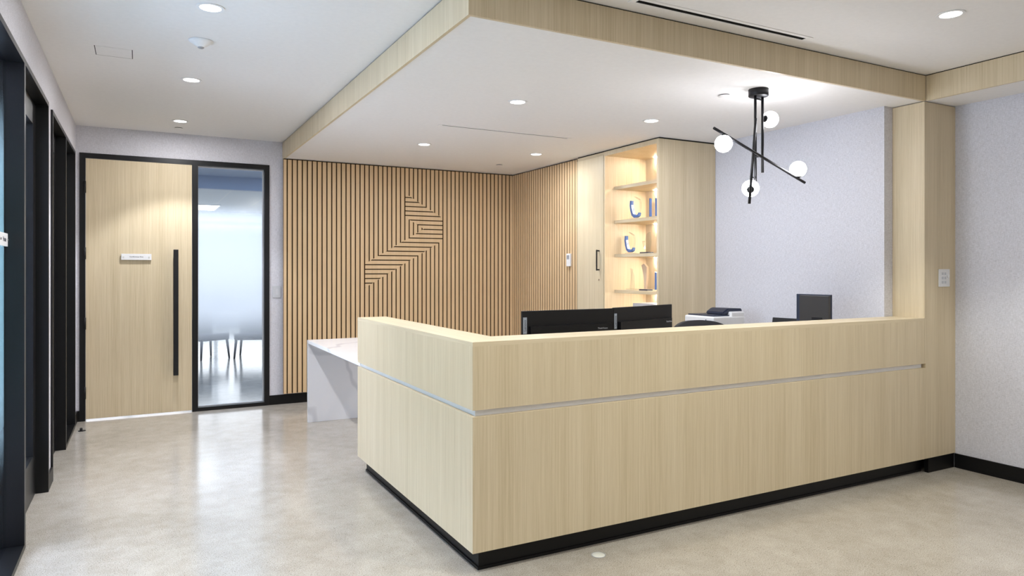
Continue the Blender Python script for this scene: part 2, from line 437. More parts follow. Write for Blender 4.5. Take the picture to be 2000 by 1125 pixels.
for z in (2.17, 1.555, 0.905, 0.262):
    MB().tube((DX0 + 0.044, YB - 0.022, z - 0.055), (DX0 + 0.044, YB - 0.022, z + 0.055), 0.009, 12).build('hinge', 'black_metal', d1)
w1 = sempty('window_1', (mx1, YB, 0))
MB().box(mx1, YB + 0.045, 0.036, DX1 - 0.05, YB + 0.055, DZ - 0.047).build('window_pane', 'clear_glass', w1)
MB().box(mx1, YB + 0.0565, 0.04, DX1 - 0.05, YB + 0.0575, DZ - 0.05).build('frosted_film', 'frosted_film', w1)
b = MB()
b.box(mx1, YB + 0.038, 0.036, mx1 + 0.006, YB + 0.062, DZ - 0.047); b.box(DX1 - 0.062, YB + 0.038, 0.036, DX1 - 0.05, YB + 0.062, DZ - 0.047)
b.box(mx1 + 0.006, YB + 0.038, 0.036, DX1 - 0.062, YB + 0.062, 0.046); b.box(mx1 + 0.006, YB + 0.038, DZ - 0.061, DX1 - 0.062, YB + 0.062, DZ - 0.047)
b.build('glazing_bead', 'recess_grey', w1)

# ---- meeting room beyond the glass
b = MB(); b.box(-4.0, 18.6, 0, 7.3, 18.7, 0.3); b.box(-4.0, 18.6, 2.52, 7.3, 18.7, 3.0)
for i in range(7): b.box(-4.0 + i * 1.87, 18.6, 0.3, -3.92 + i * 1.87, 18.7, 2.52)
struct(b.build('wall_far_windows', 'office_wall'))
struct(MB().box(-4.0, 18.74, 0.2, 7.3, 18.78, 2.6).build('window_5', 'window_daylight'))
struct(MB().box(-4.1, YB + 0.13, 0, -4.0, 18.7, 3.0).box(7.3, YB + 0.13, 0, 7.4, 18.7, 3.0).box(4.3, YB + 0.0, 0, 7.4, YB + 0.13, 3.0).box(-4.1, YB + 0.0, 0, XL - 0.13, YB + 0.13, 3.0).build('wall_meeting_room', 'office_wall'))
b = MB(); b.box(-4.0, YB + 0.13, 2.76, 7.3, 10.9, 2.86); struct(b.build('ceiling_meeting_room', 'header_blue'))
struct(MB().box(-4.0, 10.9, 2.575, 7.3, 11.0, 2.86).build('trim_5', 'header_blue'))
struct(MB().box(-4.0, 11.0, 2.60, 7.3, 18.7, 2.70).build('ceiling_tiles', 'tile_ceiling'))
# low chairs and a lit panel
def meeting_chair(x, y, rz, label):
    c = thing('lounge_chair', label, 'chair', (0, 0, 0), 'low chairs in the room behind the glass')
    MB().box(-.25, -.25, .29, .25, .25, .40, .02).build('seat', 'navy_plastic', c)
    MB().box(-.25, .20, .40, .25, .26, .74, .02).build('backrest', 'navy_plastic', c)
    for sx in (-1, 1):
        for sy in (-1, 1):
            MB().tube((sx * .22, sy * .22, .30), (sx * .245, sy * .245, 0), .022, 10, .014).build('leg', 'navy_plastic', c)
    c.location = (x, y, 0); c.rotation_euler = (0, 0, rz)
    return c
meeting_chair(0.93, 12.1, 0.5, 'dark low chair seen through the glass, next to the door frame')
meeting_chair(1.62, 11.95, -0.3, 'dark low chair seen through the glass, further from the door frame')
cl_ = thing('ceiling_panel', 'bright recessed ceiling panel seen through the clear top of the glass', 'ceiling light', (1.0, 14.5, 2.60))
MB().box(0.72, 13.9, 2.590, 1.30, 15.1, 2.5995).build('diffuser', 'office_lamp', cl_)
f_ = MB(); f_.box(0.70, 13.88, 2.588, 0.72, 15.12, 2.5998); f_.box(1.30, 13.88, 2.588, 1.32, 15.12, 2.5998); f_.box(0.72, 13.88, 2.588, 1.30, 13.9, 2.5998); f_.box(0.72, 15.1, 2.588, 1.30, 15.12, 2.5998)
f_.build('frame', 'trim_white', cl_)

# ================================================================== SLATTED FEATURE WALL
def clip(poly, a, b_, c):
    """keep points with a*u + b*z <= c"""
    out = []
    for i in range(len(poly)):
        p, q = poly[i], poly[(i + 1) % len(poly)]
        dp, dq = a * p[0] + b_ * p[1] - c, a * q[0] + b_ * q[1] - c
        if dp <= 0: out.append(p)
        if (dp < 0 < dq) or (dq < 0 < dp):
            t = dp / (dp - dq); out.append((p[0] + (q[0] - p[0]) * t, p[1] + (q[1] - p[1]) * t))
    return out
G0, PT, HG = 1.354, 0.0514, 0.0062
SZ0, SZ1 = 0.112, ZS - 0.012
gx = lambda k: G0 + PT * k
SL = 0.0300 / PT
L4 = (SL, 1, 2.240 + SL * gx(26)); L3 = (SL, 1, 1.973 + SL * gx(26))         # SL*u + z = c  (falling)
L2 = (-SL, 1, 1.768 - SL * gx(26)); L1 = (-SL, 1, 1.253 - SL * gx(17.63))    # rising
def above(p, L): return clip(p, -L[0], -L[1], -L[2])
def below(p, L): return clip(p, L[0], L[1], L[2])
def right(p, u): return clip(p, -1, 0, -u)
def left(p, u): return clip(p, 1, 0, u)
uA = (L3[2] - L2[2]) / (2 * SL)                                          # apex of the inner triangle
slats = MB()
def put(poly):
    if len(poly) >= 3:
        area = abs(sum(poly[i][0] * poly[(i + 1) % len(poly)][1] - poly[(i + 1) % len(poly)][0] * poly[i][1] for i in range(len(poly)))) / 2
        if area > 2e-6: slats.prism([(u, YS, z) for u, z in poly], (0, 0.018, 0))
def vslat(u0, u1):
    full = [(u0, SZ0), (u1, SZ0), (u1, SZ1), (u0, SZ1)]
    m = (u0 + u1) / 2
    if m < gx(16) or m > gx(34): put(full); return
    put(below(full, L1))
    if m < gx(25): put(above(full, L2))
    else:
        put(above(full, L4))
        if m < uA + PT: put(below(above(full, L2), L3))
vslat(1.318, gx(0) - HG)
for k in range(52): vslat(gx(k) + HG, min(gx(k + 1) - HG, XS - 0.001) if k < 51 else XS - 0.001)
for i in range(0, 22):
    zt = 2.222 - 0.0508 * (i - 1) - 0.0056; zb = 2.222 - 0.0508 * i + 0.0056
    band = [(gx(16) + HG, zb), (gx(34) - HG, zb), (gx(34) - HG, zt), (gx(16) + HG, zt)]
    put(below(above(left(band, uA), L1), L2))                             # lower left limb
    put(below(above(right(band, uA), L1), L4))                            # right body
    put(below(above(left(right(band, gx(25) + HG), uA), L3), L4))         # upper limb
sp = thing('slat_panel', 'large oak slat feature wall with zigzag emblem, beside the grey door wall', 'wall panel', (2.67, YS, 0))
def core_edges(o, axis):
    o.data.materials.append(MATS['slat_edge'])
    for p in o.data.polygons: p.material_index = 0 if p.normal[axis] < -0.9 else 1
core_edges(slats.build('slats', 'slat_wood', sp), 1)
MB().box(1.322, YS + 0.018, SZ0, XS, YB - 0.001, ZS - 0.002).build('backing_board', 'groove', sp)
# side panel
s2 = thing('slat_panel', 'narrow oak slat panel with thermostat, between the feature wall and the cabinet', 'wall panel', (XS, 6.8, 0))
b = MB(); ny = 27; ya, yb_ = 6.10, YS
pt = (yb_ - ya - 0.036) / ny
b.box(XS, ya, SZ0, XS + 0.018, ya + 0.036 - HG, SZ1)
for k in range(ny): b.box(XS, ya + 0.036 + k * pt + HG * 0.8, SZ0, XS + 0.018, ya + 0.036 + (k + 1) * pt - HG * 0.8, SZ1)
core_edges(b.build('slats', 'slat_wood', s2), 0)
MB().box(XS + 0.018, ya + 0.002, SZ0, XS + 0.07, YB - 0.001, ZS - 0.002).build('backing_board', 'groove', s2)
struct(MB().box(XS + 0.01, 6.05, 0, XS + 0.022, YS, SZ0).build('baseboard_slats', 'baseboard_black'))

# thermostat
t = thing('thermostat', 'small white wall thermostat on the narrow slat panel', 'thermostat', (XS, 6.235, 1.44))
MB().box(XS - 0.024, 6.20, 1.44, XS - 0.0005, 6.27, 1.575, 0.004).build('case', 'white_plastic', t)
MB().box(XS - 0.0255, 6.212, 1.515, XS - 0.0238, 6.258, 1.558).build('display', 'grey_plastic', t)

# ================================================================== CABINETS
cz = ZS - 0.012
c1 = thing('storage_cabinet', 'tall oak storage cabinet with black bar handle, left of the lit shelves', 'cabinet', (XCAB, 5.83, 0))
ca, cb = 5.588, 6.06
MB().box(XCAB + 0.022, ca, 0.0, 4.662, cb, cz).build('body', 'veneer', c1)
dr = MB().box(XCAB, ca + 0.004, 0.1, XCAB + 0.02, cb - 0.003, cz - 0.03, 0.001).build('door', 'veneer', c1)
MB().box(XCAB + 0.004, ca + 0.002, cz - 0.028, XCAB + 0.022, cb - 0.002, cz).build('top_rail', 'veneer_y', c1)
b = MB(); hy = 5.665; b.box(XCAB - 0.035, hy - 0.007, 1.395, XCAB - 0.025, hy + 0.007, 1.60, 0.002); b.box(XCAB - 0.027, hy - 0.006, 1.398, XCAB, hy + 0.006, 1.41); b.box(XCAB - 0.027, hy - 0.006, 1.585, XCAB, hy + 0.006, 1.597)
b.build('handle', 'black_metal', dr)
MB().tube((XCAB - 0.004, hy, 1.305), (XCAB + 0.001, hy, 1.305), 0.009, 16).build('lock', 'chrome', dr)

c2 = thing('display_shelf_unit', 'tall oak display unit with lit open shelves of glass awards', 'shelf unit', (XCAB, 5.18, 0))
sa, sb, xin = YCAB, 5.584, 4.50
b = MB()
b.box(XCAB, sb - 0.014, 0, 4.662, sb, cz); b.box(XCAB, sa, 0, 4.662, sa + 0.022, cz)
b.box(XCAB, sa + 0.022, cz - 0.042, 4.662, sb - 0.014, cz); b.box(XCAB, sa + 0.022, 0.0, xin, sb - 0.014, 0.1)
b.build('carcass', 'veneer', c2)
MB().box(xin, sa + 0.022, 0.1, 4.660, sb - 0.014, cz - 0.042).build('back_panel', 'veneer', c2)
xs_f = 4.112; SH = (2.188, 1.856, 1.526, 1.176)
for z in SH:
    MB().box(xs_f, sa + 0.0225, z, xin - 0.0005, sb - 0.0145, z + 0.031).build('shelf', 'veneer_y', c2)
MB().box(XCAB + 0.005, sa + 0.0225, 0.98, xin - 0.0005, sb - 0.0145, 1.01).build('shelf', 'veneer_y', c2)
MB().box(XCAB + 0.002, sa + 0.024, 0.1, XCAB + 0.02, sb - 0.016, 0.978).build('door', 'veneer', c2)
for z in (cz - 0.042,) + SH:
    MB().box(xin - 0.035, sa + 0.03, z - 0.006, xin - 0.022, 5.40, z - 0.0002).build('light_strip', 'led_warm', c2)
MB().box(XCAB + 0.012, sa, cz, 4.655, sb, ZS - 0.0005).build('shadow_gap', 'dark_gap', c2)
MB().box(XCAB + 0.012, ca, cz, 4.655, cb, ZS - 0.0005).build('shadow_gap', 'dark_gap', c1)

# ---- awards
def ribbon(m, pts, wid, x, d):
    """a mitred strip of varying width along a polyline in the (y, z) plane, d deep"""
    n = len(pts); L = []; Rr = []
    for k in range(n):
        a = Vector(pts[max(0, k - 1)]); c = Vector(pts[min(n - 1, k + 1)]); t = (c - a).normalized(); nn = Vector((-t.y, t.x)); w = wid[k] / 2
        p = Vector(pts[k]); L.append(p + nn * w); Rr.append(p - nn * w)
    for k in range(n - 1):
        m.prism([(x, *L[k]), (x, *L[k + 1]), (x, *Rr[k + 1]), (x, *Rr[k])], (d, 0, 0))
    return m
def crescent(x, y, z, s, label):
    a = thing('award', label, 'award', (x, y, z), 'glass awards on the lit shelves')
    W, H = 0.155 * s, 0.205 * s
    P_ = lambda L: [(y + W / 2 - u * W, z + 0.012 + v * H) for u, v in L]      # u runs from the blue horn towards the clear side
    ribbon(MB(), P_([(.09, .83), (.07, .62), (.13, .38), (.24, .18), (.42, .085), (.62, .08), (.80, .13), (.86, .24)]), [.020 * s, .026 * s, .027 * s, .027 * s, .026 * s, .024 * s, .020 * s, .010 * s], x, 0.028).build('blue_crescent', 'blue_glass', a)
    ribbon(MB(), P_([(.86, .22), (.97, .45), (.96, .68), (.88, .84), (.62, .93), (.40, 1.0)]), [.007, .008, .008, .007, .006, .004], x, 0.022).build('glass_plaque', 'award_glass', a)
    MB().box(x - 0.015, y - 0.05, z, x + 0.05, y + 0.05, z + 0.012, 0.002).build('base', 'award_glass', a)
    return a
def bar(x, y, z, w, h, label, top=False):
    a = thing('award', label, 'award', (x, y, z), 'glass awards on the lit shelves')
    MB().prism([(x, y - w / 2, z + .012), (x, y + w / 2, z + .012), (x, y + w / 2, z + h), (x, y - w / 2, z + h * .97)], (0.02, 0, 0)).build('blue_plaque', 'blue_glass', a)
    MB().box(x - 0.02, y - 0.04, z, x + 0.045, y + 0.04, z + 0.012, 0.002).build('base', 'award_glass', a)
    if top:
        MB().prism([(x, y + w / 2, z + h * .9), (x, y + w / 2 + 0.035, z + h + 0.055), (x, y + w / 2 + 0.026, z + h + 0.058), (x, y, z + h * .96)], (0.016, 0, 0)).build('glass_tip', 'award_glass', a)
    return a
def shard(x, y, z, prof, mat, part, label, base_mat):
    a = thing('award', label, 'award', (x, y, z), 'glass awards on the lit shelves')
    MB().prism([(x, y + u, z + v) for u, v in prof], (0.022, 0, 0)).build(part, mat, a)
    MB().box(x - 0.02, y - 0.062, z, x + 0.045, y + 0.062, z + 0.014, 0.002).build('base', base_mat, a)
    return a
ax_ = 4.20; T = [z + 0.031 for z in SH]
crescent(ax_, 5.365, T[1], 1.02, 'glass award with blue crescent, on the second lit shelf from the top')
bar(ax_, 5.143, T[1], 0.015, 0.185, 'slim upright blue bar award beside the crescent, second shelf')
bar(ax_, 5.045, T[1], 0.040, 0.180, 'wider blue award with slanted clear tip at the right end, second shelf', True)
crescent(ax_, 5.452, T[2], 0.98, 'glass award with blue crescent, on the third lit shelf from the top')
shard(ax_, 5.205, T[2], [(-.045, .014), (.01, .014), (.055, .12), (.02, .11), (-.02, .185), (-.05, .20), (-.06, .10)], 'award_glass', 'glass_plaque', 'clear wing shaped award on a dark blue base, third shelf', 'navy_plastic')
shard(ax_, 5.42, T[3], [(-.03, .014), (.03, .014), (.0, .20), (.025, .21), (-.02, .15)], 'award_glass', 'glass_plaque', 'clear leaning glass award at the left end of the fourth lit shelf', 'award_glass')
shard(ax_, 5.215, T[3], [(-.008, .014), (.008, .014), (.016, .13), (.05, .24), (.012, .255), (-.03, .22), (-.026, .12)], 'bronze_glass', 'flame', 'bronze flame shaped award on a dark base, fourth lit shelf', 'navy_plastic')
bar(ax_, 5.062, T[3], 0.018, 0.175, 'slim blue bar award at the right end of the fourth lit shelf')
tag(MB().box(4.17, 4.86, 1.0105, 4.40, 5.36, 1.085, 0.006).build('document_box', 'silver_case'), 'flat grey box at the bottom of the lit shelves, behind the monitors', 'box')

# ================================================================== RECEPTION DESK
dk = thing('reception_desk', 'long L-shaped light oak reception desk with white reveal and black plinth', 'desk', (X0, Y0, 0))
ZT, ZR1, ZR0, ZB = 1.07, 0.757, 0.727, 0.102
LW, FW, YE, rec = 0.203, 0.222, 4.805, 0.022
# upper band: mitred front and side, one mesh each
MB().prism([(X0, Y0, ZR1), (XP - 0.001, Y0, ZR1), (XP - 0.001, Y0 + FW, ZR1), (X0 + LW, Y0 + FW, ZR1)], (0, 0, ZT - 0.02 - ZR1)).build('upper_panel', 'veneer', dk)
MB().prism([(X0, Y0, ZR1), (X0 + LW, Y0 + FW, ZR1), (X0 + LW, YE, ZR1), (X0, YE, ZR1)], (0, 0, ZT - 0.02 - ZR1)).build('upper_panel', 'veneer', dk)
MB().prism([(X0, Y0, ZT - 0.02), (XP - 0.001, Y0, ZT - 0.02), (XP - 0.001, Y0 + FW, ZT - 0.02), (X0 + LW, Y0 + FW, ZT - 0.02)], (0, 0, 0.02)).build('ledge', 'veneer_x', dk)
MB().prism([(X0, Y0, ZT - 0.02), (X0 + LW, Y0 + FW, ZT - 0.02), (X0 + LW, YE, ZT - 0.02), (X0, YE, ZT - 0.02)], (0, 0, 0.02)).build('ledge', 'veneer_y', dk)
b = MB(); b.box(X0 + rec, Y0 + rec, ZR0, XP - 0.001, Y0 + 0.20, ZR1); b.box(X0 + rec, Y0 + 0.20, ZR0, X0 + 0.19, YE, ZR1)
b.build('reveal_strip', 'trim_white', dk)
MB().prism([(X0, Y0, ZB), (XP + 0.011, Y0, ZB), (XP + 0.011, Y0 + 0.06, ZB), (X0 + 0.06, Y0 + 0.06, ZB)], (0, 0, ZR0 - ZB)).build('lower_panel', 'veneer', dk)
MB().prism([(X0, Y0, ZB), (X0 + 0.06, Y0 + 0.06, ZB), (X0 + 0.06, YE, ZB), (X0, YE, ZB)], (0, 0, ZR0 - ZB)).build('lower_panel', 'veneer', dk)
kr = 0.055
b = MB(); b.box(X0 + kr, Y0 + kr, 0, XP + 0.045, Y0 + kr + 0.02, ZB); b.box(X0 + kr, Y0 + kr + 0.02, 0, X0 + kr + 0.02, YE - 0.03, ZB)
b.box(X0 + kr - 0.006, Y0 + kr - 0.006, 0, XP + 0.045, Y0 + kr, 0.014); b.box(X0 + kr - 0.006, Y0 + kr, 0, X0 + kr, YE - 0.03, 0.014)
b.build('plinth', 'baseboard_black', dk)
b = MB(); b.box(X0 + 0.19, Y0 + 0.20, 0.70, 4.60, 3.80, 0.735); b.box(X0 + 0.19, 3.80, 0.70, 2.10, YE, 0.735)
b.build('worktop', 'trim_white', dk)
MB().box(X0 + 0.06, YE - 0.03, 0.0, 2.10, YE - 0.002, 0.70).build('end_panel', 'veneer', dk)
MB().box(4.55, Y0 + 0.2, 0, 4.58, 3.8, 0.70).build('end_panel', 'veneer', dk)

# pillar at the right end
pl = thing('pillar', 'full height light oak pillar rising from the right end of the desk', 'pillar', (XP, Y0, 0))
b = MB(); b.box(XP + 0.012, Y0, bb + 0.004, XR - 0.001, 3.127, ZR1); b.box(XP, Y0, ZR1, XR - 0.001, 3.127, ZS - 0.006)
b.build('veneer_panel', 'veneer', pl)
b = MB(); b.box(XP + 0.047, Y0 + 0.002, 0, XR - 0.013, Y0 + 0.03, bb + 0.003); b.build('baseboard', 'baseboard_black', pl)
cp = thing('control_plate', 'white three row control plate on the oak pillar', 'switch', (4.977, Y0, 1.345))
MB().box(4.914, Y0 - 0.008, 1.284, 5.040, Y0 - 0.0005, 1.407, 0.002).build('plate', 'white_plastic', cp)
for i, z in enumerate((1.375, 1.345, 1.315)):
    for x in (4.955, 4.985):
        MB().box(x - 0.010, Y0 - 0.0095, z - 0.009, x + 0.010, Y0 - 0.0078, z + 0.009, 0.0008).build('button', 'recess_grey', cp)
MB().tube((5.018, Y0 - 0.008, 1.36), (5.018, Y0 - 0.013, 1.36), 0.013, 20).build('dial', 'trim_white', cp)

# white quartz table with waterfall end
qt = thing('side_table', 'white veined quartz table with waterfall end, left of the desk', 'table', (X0 + rec, 6.5, 0))
QX, QY, QW = X0 + 0.018, 6.56, 0.78
MB().box(QX, YE + 0.001, 0.727, QX + QW, QY, 0.757, 0.001).build('tabletop', 'quartz', qt)
MB().box(QX, QY - 0.030, 0.0, QX + QW, QY - 0.0005, 0.7265, 0.001).build('waterfall_panel', 'quartz', qt)

# ================================================================== MONITORS
def monitor(origin, phi, w, h, zt, label, logo_u, logo_z, badge_u):
    """seen from behind; origin = left rear top corner as the camera sees it"""
    ox, oy = origin; zb = zt - h; ztop_desk = 0.735
    m = thing('monitor', label, 'monitor', (ox, oy, ztop_desk), 'monitors behind the desk ledge')
    q = Matrix.Translation((ox, oy, 0)) @ Matrix.Rotation(phi, 4, 'Z')
    def fin(mb, name, mat, par=m):
        mb.bm.transform(q); return mb.build(name, mat, par)
    fin(MB().box(0, 0.0, zb, w, 0.012, zt, 0.003), 'housing', 'black_plastic')
    fin(MB().box(0.006, 0.012, zb + 0.014, w - 0.006, 0.0135, zt - 0.006), 'screen', 'screen_glass')
    bh = MB(); bh.prism([(0.045, 0.0, zb + 0.03), (w - 0.03, 0.0, zb + 0.03), (w - 0.03, 0.0, zt - 0.085), (0.045, 0.0, zt - 0.085)], (0, -0.02, 0))
    fin(bh, 'rear_cover', 'black_plastic')
    fin(MB().box(w / 2 - 0.035, -0.05, ztop_desk + 0.02, w / 2 + 0.035, -0.02, zb + 0.16, 0.004), 'stand', 'black_plastic')
    fin(MB().box(w / 2 - 0.13, -0.12, ztop_desk, w / 2 + 0.13, 0.10, ztop_desk + 0.018, 0.004), 'foot', 'black_plastic')
    # rear badge, read upwards, and the small lettering
    bd = fin(MB().box(badge_u - 0.012, -0.0018, zt - 0.125, badge_u + 0.012, -0.0002, zt - 0.035, 0.0004), 'badge', 'badge_grey')
    e = (Matrix.Rotation(phi, 3, 'Z') @ Euler((PI / 2, 0, 0)).to_matrix() @ Matrix.Rotation(PI / 2, 3, 'Z')).to_euler()
    text_mesh('lettering', 'Lenovo', 0.021, 'ink_dark', bd, q @ Vector((badge_u, -0.0022, zt - 0.08)), e)
    e2 = (Matrix.Rotation(phi, 3, 'Z') @ Euler((PI / 2, 0, 0)).to_matrix()).to_euler()
    text_mesh('lettering', 'ThinkVision', 0.0145, 'ink_light', m, q @ Vector((logo_u, -0.0206, logo_z)), e2)
    return m
monitor((1.832, 3.32), 0.0, 0.61, 0.36, 1.177, 'left of two large black monitors seen from behind over the desk ledge', 0.52, 1.066, 0.018)
monitor((2.447, 3.325), math.radians(15.8), 0.61, 0.36, 1.180, 'right of two large black monitors, turned slightly, seen from behind', 0.548, 1.073, 0.018)

sm = thing('monitor', 'small dark monitor near the oak pillar, seen from behind', 'monitor', (4.30, 3.43, 0.735))
q = Matrix.Translation((4.30, 3.585, 0)) @ Matrix.Rotation(math.radians(-83), 4, 'Z')
def smb(mb, n, mat): mb.bm.transform(q); return mb.build(n, mat, sm)
smb(MB().box(0, 0.012, 0.94, 0.272, 0.03, 1.224, 0.003), 'screen_bezel', 'navy_plastic')
smb(MB().box(0.040, -0.014, 0.945, 0.271, 0.012, 1.216, 0.004), 'rear_cover', 'dark_plastic')
smb(MB().box(0.14, -0.018, 1.04, 0.22, -0.0122, 1.06, 0.002), 'cable_port', 'black_plastic')
smb(MB().box(0.12, -0.03, 0.75, 0.20, -0.012, 1.03, 0.003), 'stand', 'black_plastic')
smb(MB().box(0.06, -0.09, 0.735, 0.26, 0.09, 0.752, 0.004), 'foot', 'black_plastic')

tp = thing('tablet', 'dark tablet on a tilted stand, left of the small monitor', 'tablet', (4.20, 3.7, 0.735))
q = Matrix.Translation((4.245, 3.67, 0.735)) @ Matrix.Rotation(math.radians(-78), 4, 'Z') @ Matrix.Rotation(math.radians(-14), 4, 'X')
def tpb(mb, n, mat): mb.bm.transform(q); return mb.build(n, mat, tp)
tpb(MB().box(-0.11, 0, 0.12, 0.11, 0.010, 0.312, 0.003), 'tablet_body', 'black_plastic')
tpb(MB().box(-0.10, 0.010, 0.13, 0.10, 0.0108, 0.302), 'screen', 'screen_glass')
MB().box(4.205, 3.63, 0.735, 4.275, 3.71, 0.90, 0.004).build('stand', 'dark_plastic', tp)

# ---- back counter and printer
cr = thing('credenza', 'low cabinet along the grey wall under the printer', 'cabinet', (4.35, 4.2, 0))
MB().box(4.03, 4.13, 0.05, XRW - 0.003, YCAB - 0.003, 0.705).build('body', 'veneer', cr)
MB().box(4.01, 4.12, 0.705, XRW - 0.003, YCAB - 0.003, 0.735, 0.002).build('countertop', 'trim_white', cr)
MB().box(4.07, 4.14, 0.0, XRW - 0.003, YCAB - 0.01, 0.05).build('plinth', 'baseboard_black', cr)
for i in range(2):
    y0_ = 4.135 + i * 0.318; d = MB().box(4.012, y0_, 0.06, 4.03, y0_ + 0.312, 0.70, 0.001).build('door', 'veneer', cr)
    MB().box(3.995, y0_ + 0.10, 0.63, 4.012, y0_ + 0.21, 0.645, 0.002).build('handle', 'black_metal', d)
pr = thing('printer', 'white multifunction printer with dark scanner lid against the grey wall', 'printer', (4.3, 4.4, 0.735))
py0, py1, px0, px1 = 4.215, 4.560, 4.10, 4.45
pb = MB(); pb.box(px0, py0, 0.735, px1, py1, 1.02, 0.012); pb.box(px0 + 0.20, py0 + 0.004, 1.0, px1 - 0.004, py1 - 0.1, 1.056, 0.012)
pb.build('body', 'white_plastic', pr)
MB().box(px0 + 0.03, py0 + 0.03, 1.0195, px0 + 0.26, py1 - 0.01, 1.030, 0.003).build('output_tray', 'navy_plastic', pr)
lidm = MB(); lidm.prism([(px0 + 0.14, py0 + 0.04, 1.03), (px0 + 0.36, py0 + 0.04, 1.045), (px0 + 0.36, py0 + 0.04, 1.078), (px0 + 0.20, py0 + 0.04, 1.083), (px0 + 0.14, py0 + 0.04, 1.05)], (0, 0.20, 0))
bmesh.ops.bevel(lidm.bm, geom=lidm.bm.edges[:], offset=0.008, segments=2, affect='EDGES'); lidm.build('scanner_lid', 'navy_plastic', pr)
MB().box(px0 - 0.0008, py0 + 0.03, 0.968, px0 + 0.002, py1 - 0.02, 0.970).build('drawer_seam', 'grey_plastic', pr)
MB().box(px0 - 0.001, py0 + 0.085, 0.985, px0 + 0.002, py0 + 0.095, 0.995).build('power_button', 'ink_dark', pr)
MB().box(px0 - 0.004, py0 + 0.02, 0.76, px0 + 0.002, py1 - 0.02, 0.86, 0.002).build('paper_drawer', 'trim_white', pr)

# ---- office chair (back to the camera side of the counter)
oc = thing('office_chair', 'black office chair, only its curved back top showing above the desk ledge', 'chair', (3.82, 3.8, 0))
ccx, ccy = 3.82, 4.02
def curved(w, z0, z1, y, th, crown, n=16):
    m = MB(); rows = []
    for i in range(n + 1):
        u = -1 + 2 * i / n; x = ccx + u * w / 2; yy = y + 0.05 * (1 - u * u)
        zt_ = z1 - crown * abs(u) ** 3.0; rows.append((x, yy, zt_))
    for i in range(n):
        (xa, ya_, za), (xb2, yb2, zb2) = rows[i], rows[i + 1]
        vs = [m.bm.verts.new(p) for p in ((xa, ya_, z0), (xb2, yb2, z0), (xb2, yb2, zb2), (xa, ya_, za), (xa, ya_ + th, z0), (xb2, yb2 + th, z0), (xb2, yb2 + th, zb2), (xa, ya_ + th, za))]
        for f in ((0, 1, 2, 3), (5, 4, 7, 6), (3, 2, 6, 7), (0, 4, 5, 1)): m.bm.faces.new([vs[k] for k in f]).smooth = True
        if i == 0: m.bm.faces.new([vs[k] for k in (0, 3, 7, 4)])
        if i == n - 1: m.bm.faces.new([vs[k] for k in (1, 5, 6, 2)])
    bmesh.ops.remove_doubles(m.bm, verts=m.bm.verts[:], dist=1e-5)
    return m
curved(0.50, 0.55, 1.009, ccy + 0.03, 0.045, 0.045).build('backrest', 'mesh_black', oc)
MB().box(ccx - 0.25, ccy - 0.50, 0.44, ccx + 0.25, ccy - 0.03, 0.51, 0.03).build('seat', 'mesh_black', oc)
MB().box(ccx - 0.04, ccy + 0.0, 0.42, ccx + 0.04, ccy + 0.08, 0.62, 0.01).build('back_bracket', 'black_plastic', oc)
MB().tube((ccx, ccy - 0.26, 0.09), (ccx, ccy - 0.26, 0.44), 0.028).build('gas_lift', 'black_metal', oc)
for k in range(5):
    a = 2 * PI * k / 5 + 0.3; e = Vector((ccx + 0.28 * math.cos(a), ccy - 0.26 + 0.28 * math.sin(a), 0.065))
    lg = MB().tube((ccx, ccy - 0.26, 0.10), e, 0.026, 10, 0.018).build('leg', 'black_plastic', oc)
    tx = Vector((-math.sin(a), math.cos(a), 0)) * 0.022
    MB().tube((e.x - tx.x, e.y - tx.y, 0.027), (e.x + tx.x, e.y + tx.y, 0.027), 0.027, 14).build('castor', 'black_plastic', lg)
for s in (-1, 1):
    m = MB(); m.box(ccx + s * 0.27 - 0.02, ccy - 0.23, 0.45, ccx + s * 0.27 + 0.02, ccy - 0.18, 0.64, 0.006); m.box(ccx + s * 0.27 - 0.035, ccy - 0.36, 0.64, ccx + s * 0.27 + 0.035, ccy - 0.10, 0.665, 0.008)
    m.build('armrest', 'black_plastic', oc)

# ================================================================== PENDANT LIGHT
pd = thing('pendant_light', 'black crossed rod pendant light with four glowing white globes', 'pendant lamp', (3.518, 3.22, ZS))
yp = 3.22
MB().lathe((3.518, yp, ZS), [(0, -0.047), (0.058, -0.047), (0.063, -0.043), (0.063, -0.0005), (0, -0.0005)], 40).build('canopy', 'black_metal', pd)
rr = 0.0085
MB().tube((3.478, yp - 0.01, ZS - 0.045), (3.480, yp - 0.01, 1.930), rr).build('rod', 'black_metal', pd)
MB().tube((3.554, yp, ZS - 0.045), (3.554, yp, 2.031), rr).build('rod', 'black_metal', pd)
MB().tube((3.464, yp - 0.028, 2.366), (3.356, yp - 0.075, 1.816), rr).build('rod', 'black_metal', pd)
MB().tube((3.082, yp - 0.052, 2.265), (3.889, yp - 0.052, 1.980), rr).build('rod', 'black_metal', pd)
MB().tube((3.478, yp - 0.01, 2.500), (3.554, yp, 2.500), 0.005).build('cross_bar', 'black_metal', pd)
MB().tube((3.480, yp - 0.01, 1.985), (3.389, yp - 0.060, 1.985), 0.006).build('cross_bar', 'black_metal', pd)
MB().tube((3.479, yp - 0.010, 2.125), (3.479, yp - 0.052, 2.125), 0.006).build('cross_bar', 'black_metal', pd)
gr_ = 0.053
def globe(c, toward):
    c = Vector(c); t = (Vector(toward) - c).normalized()
    g = MB().sphere(c, gr_).build('globe', 'globe_glow', pd)
    MB().lathe(c + t * (gr_ - 0.010), [(0, -0.004), (0.023, -0.004), (0.023, 0.005), (0.010, 0.013), (0, 0.014)], 24, t).build('globe_holder', 'black_metal', pd)
globe((3.161, yp - 0.052, 2.176), (3.161, yp - 0.052, 2.236))
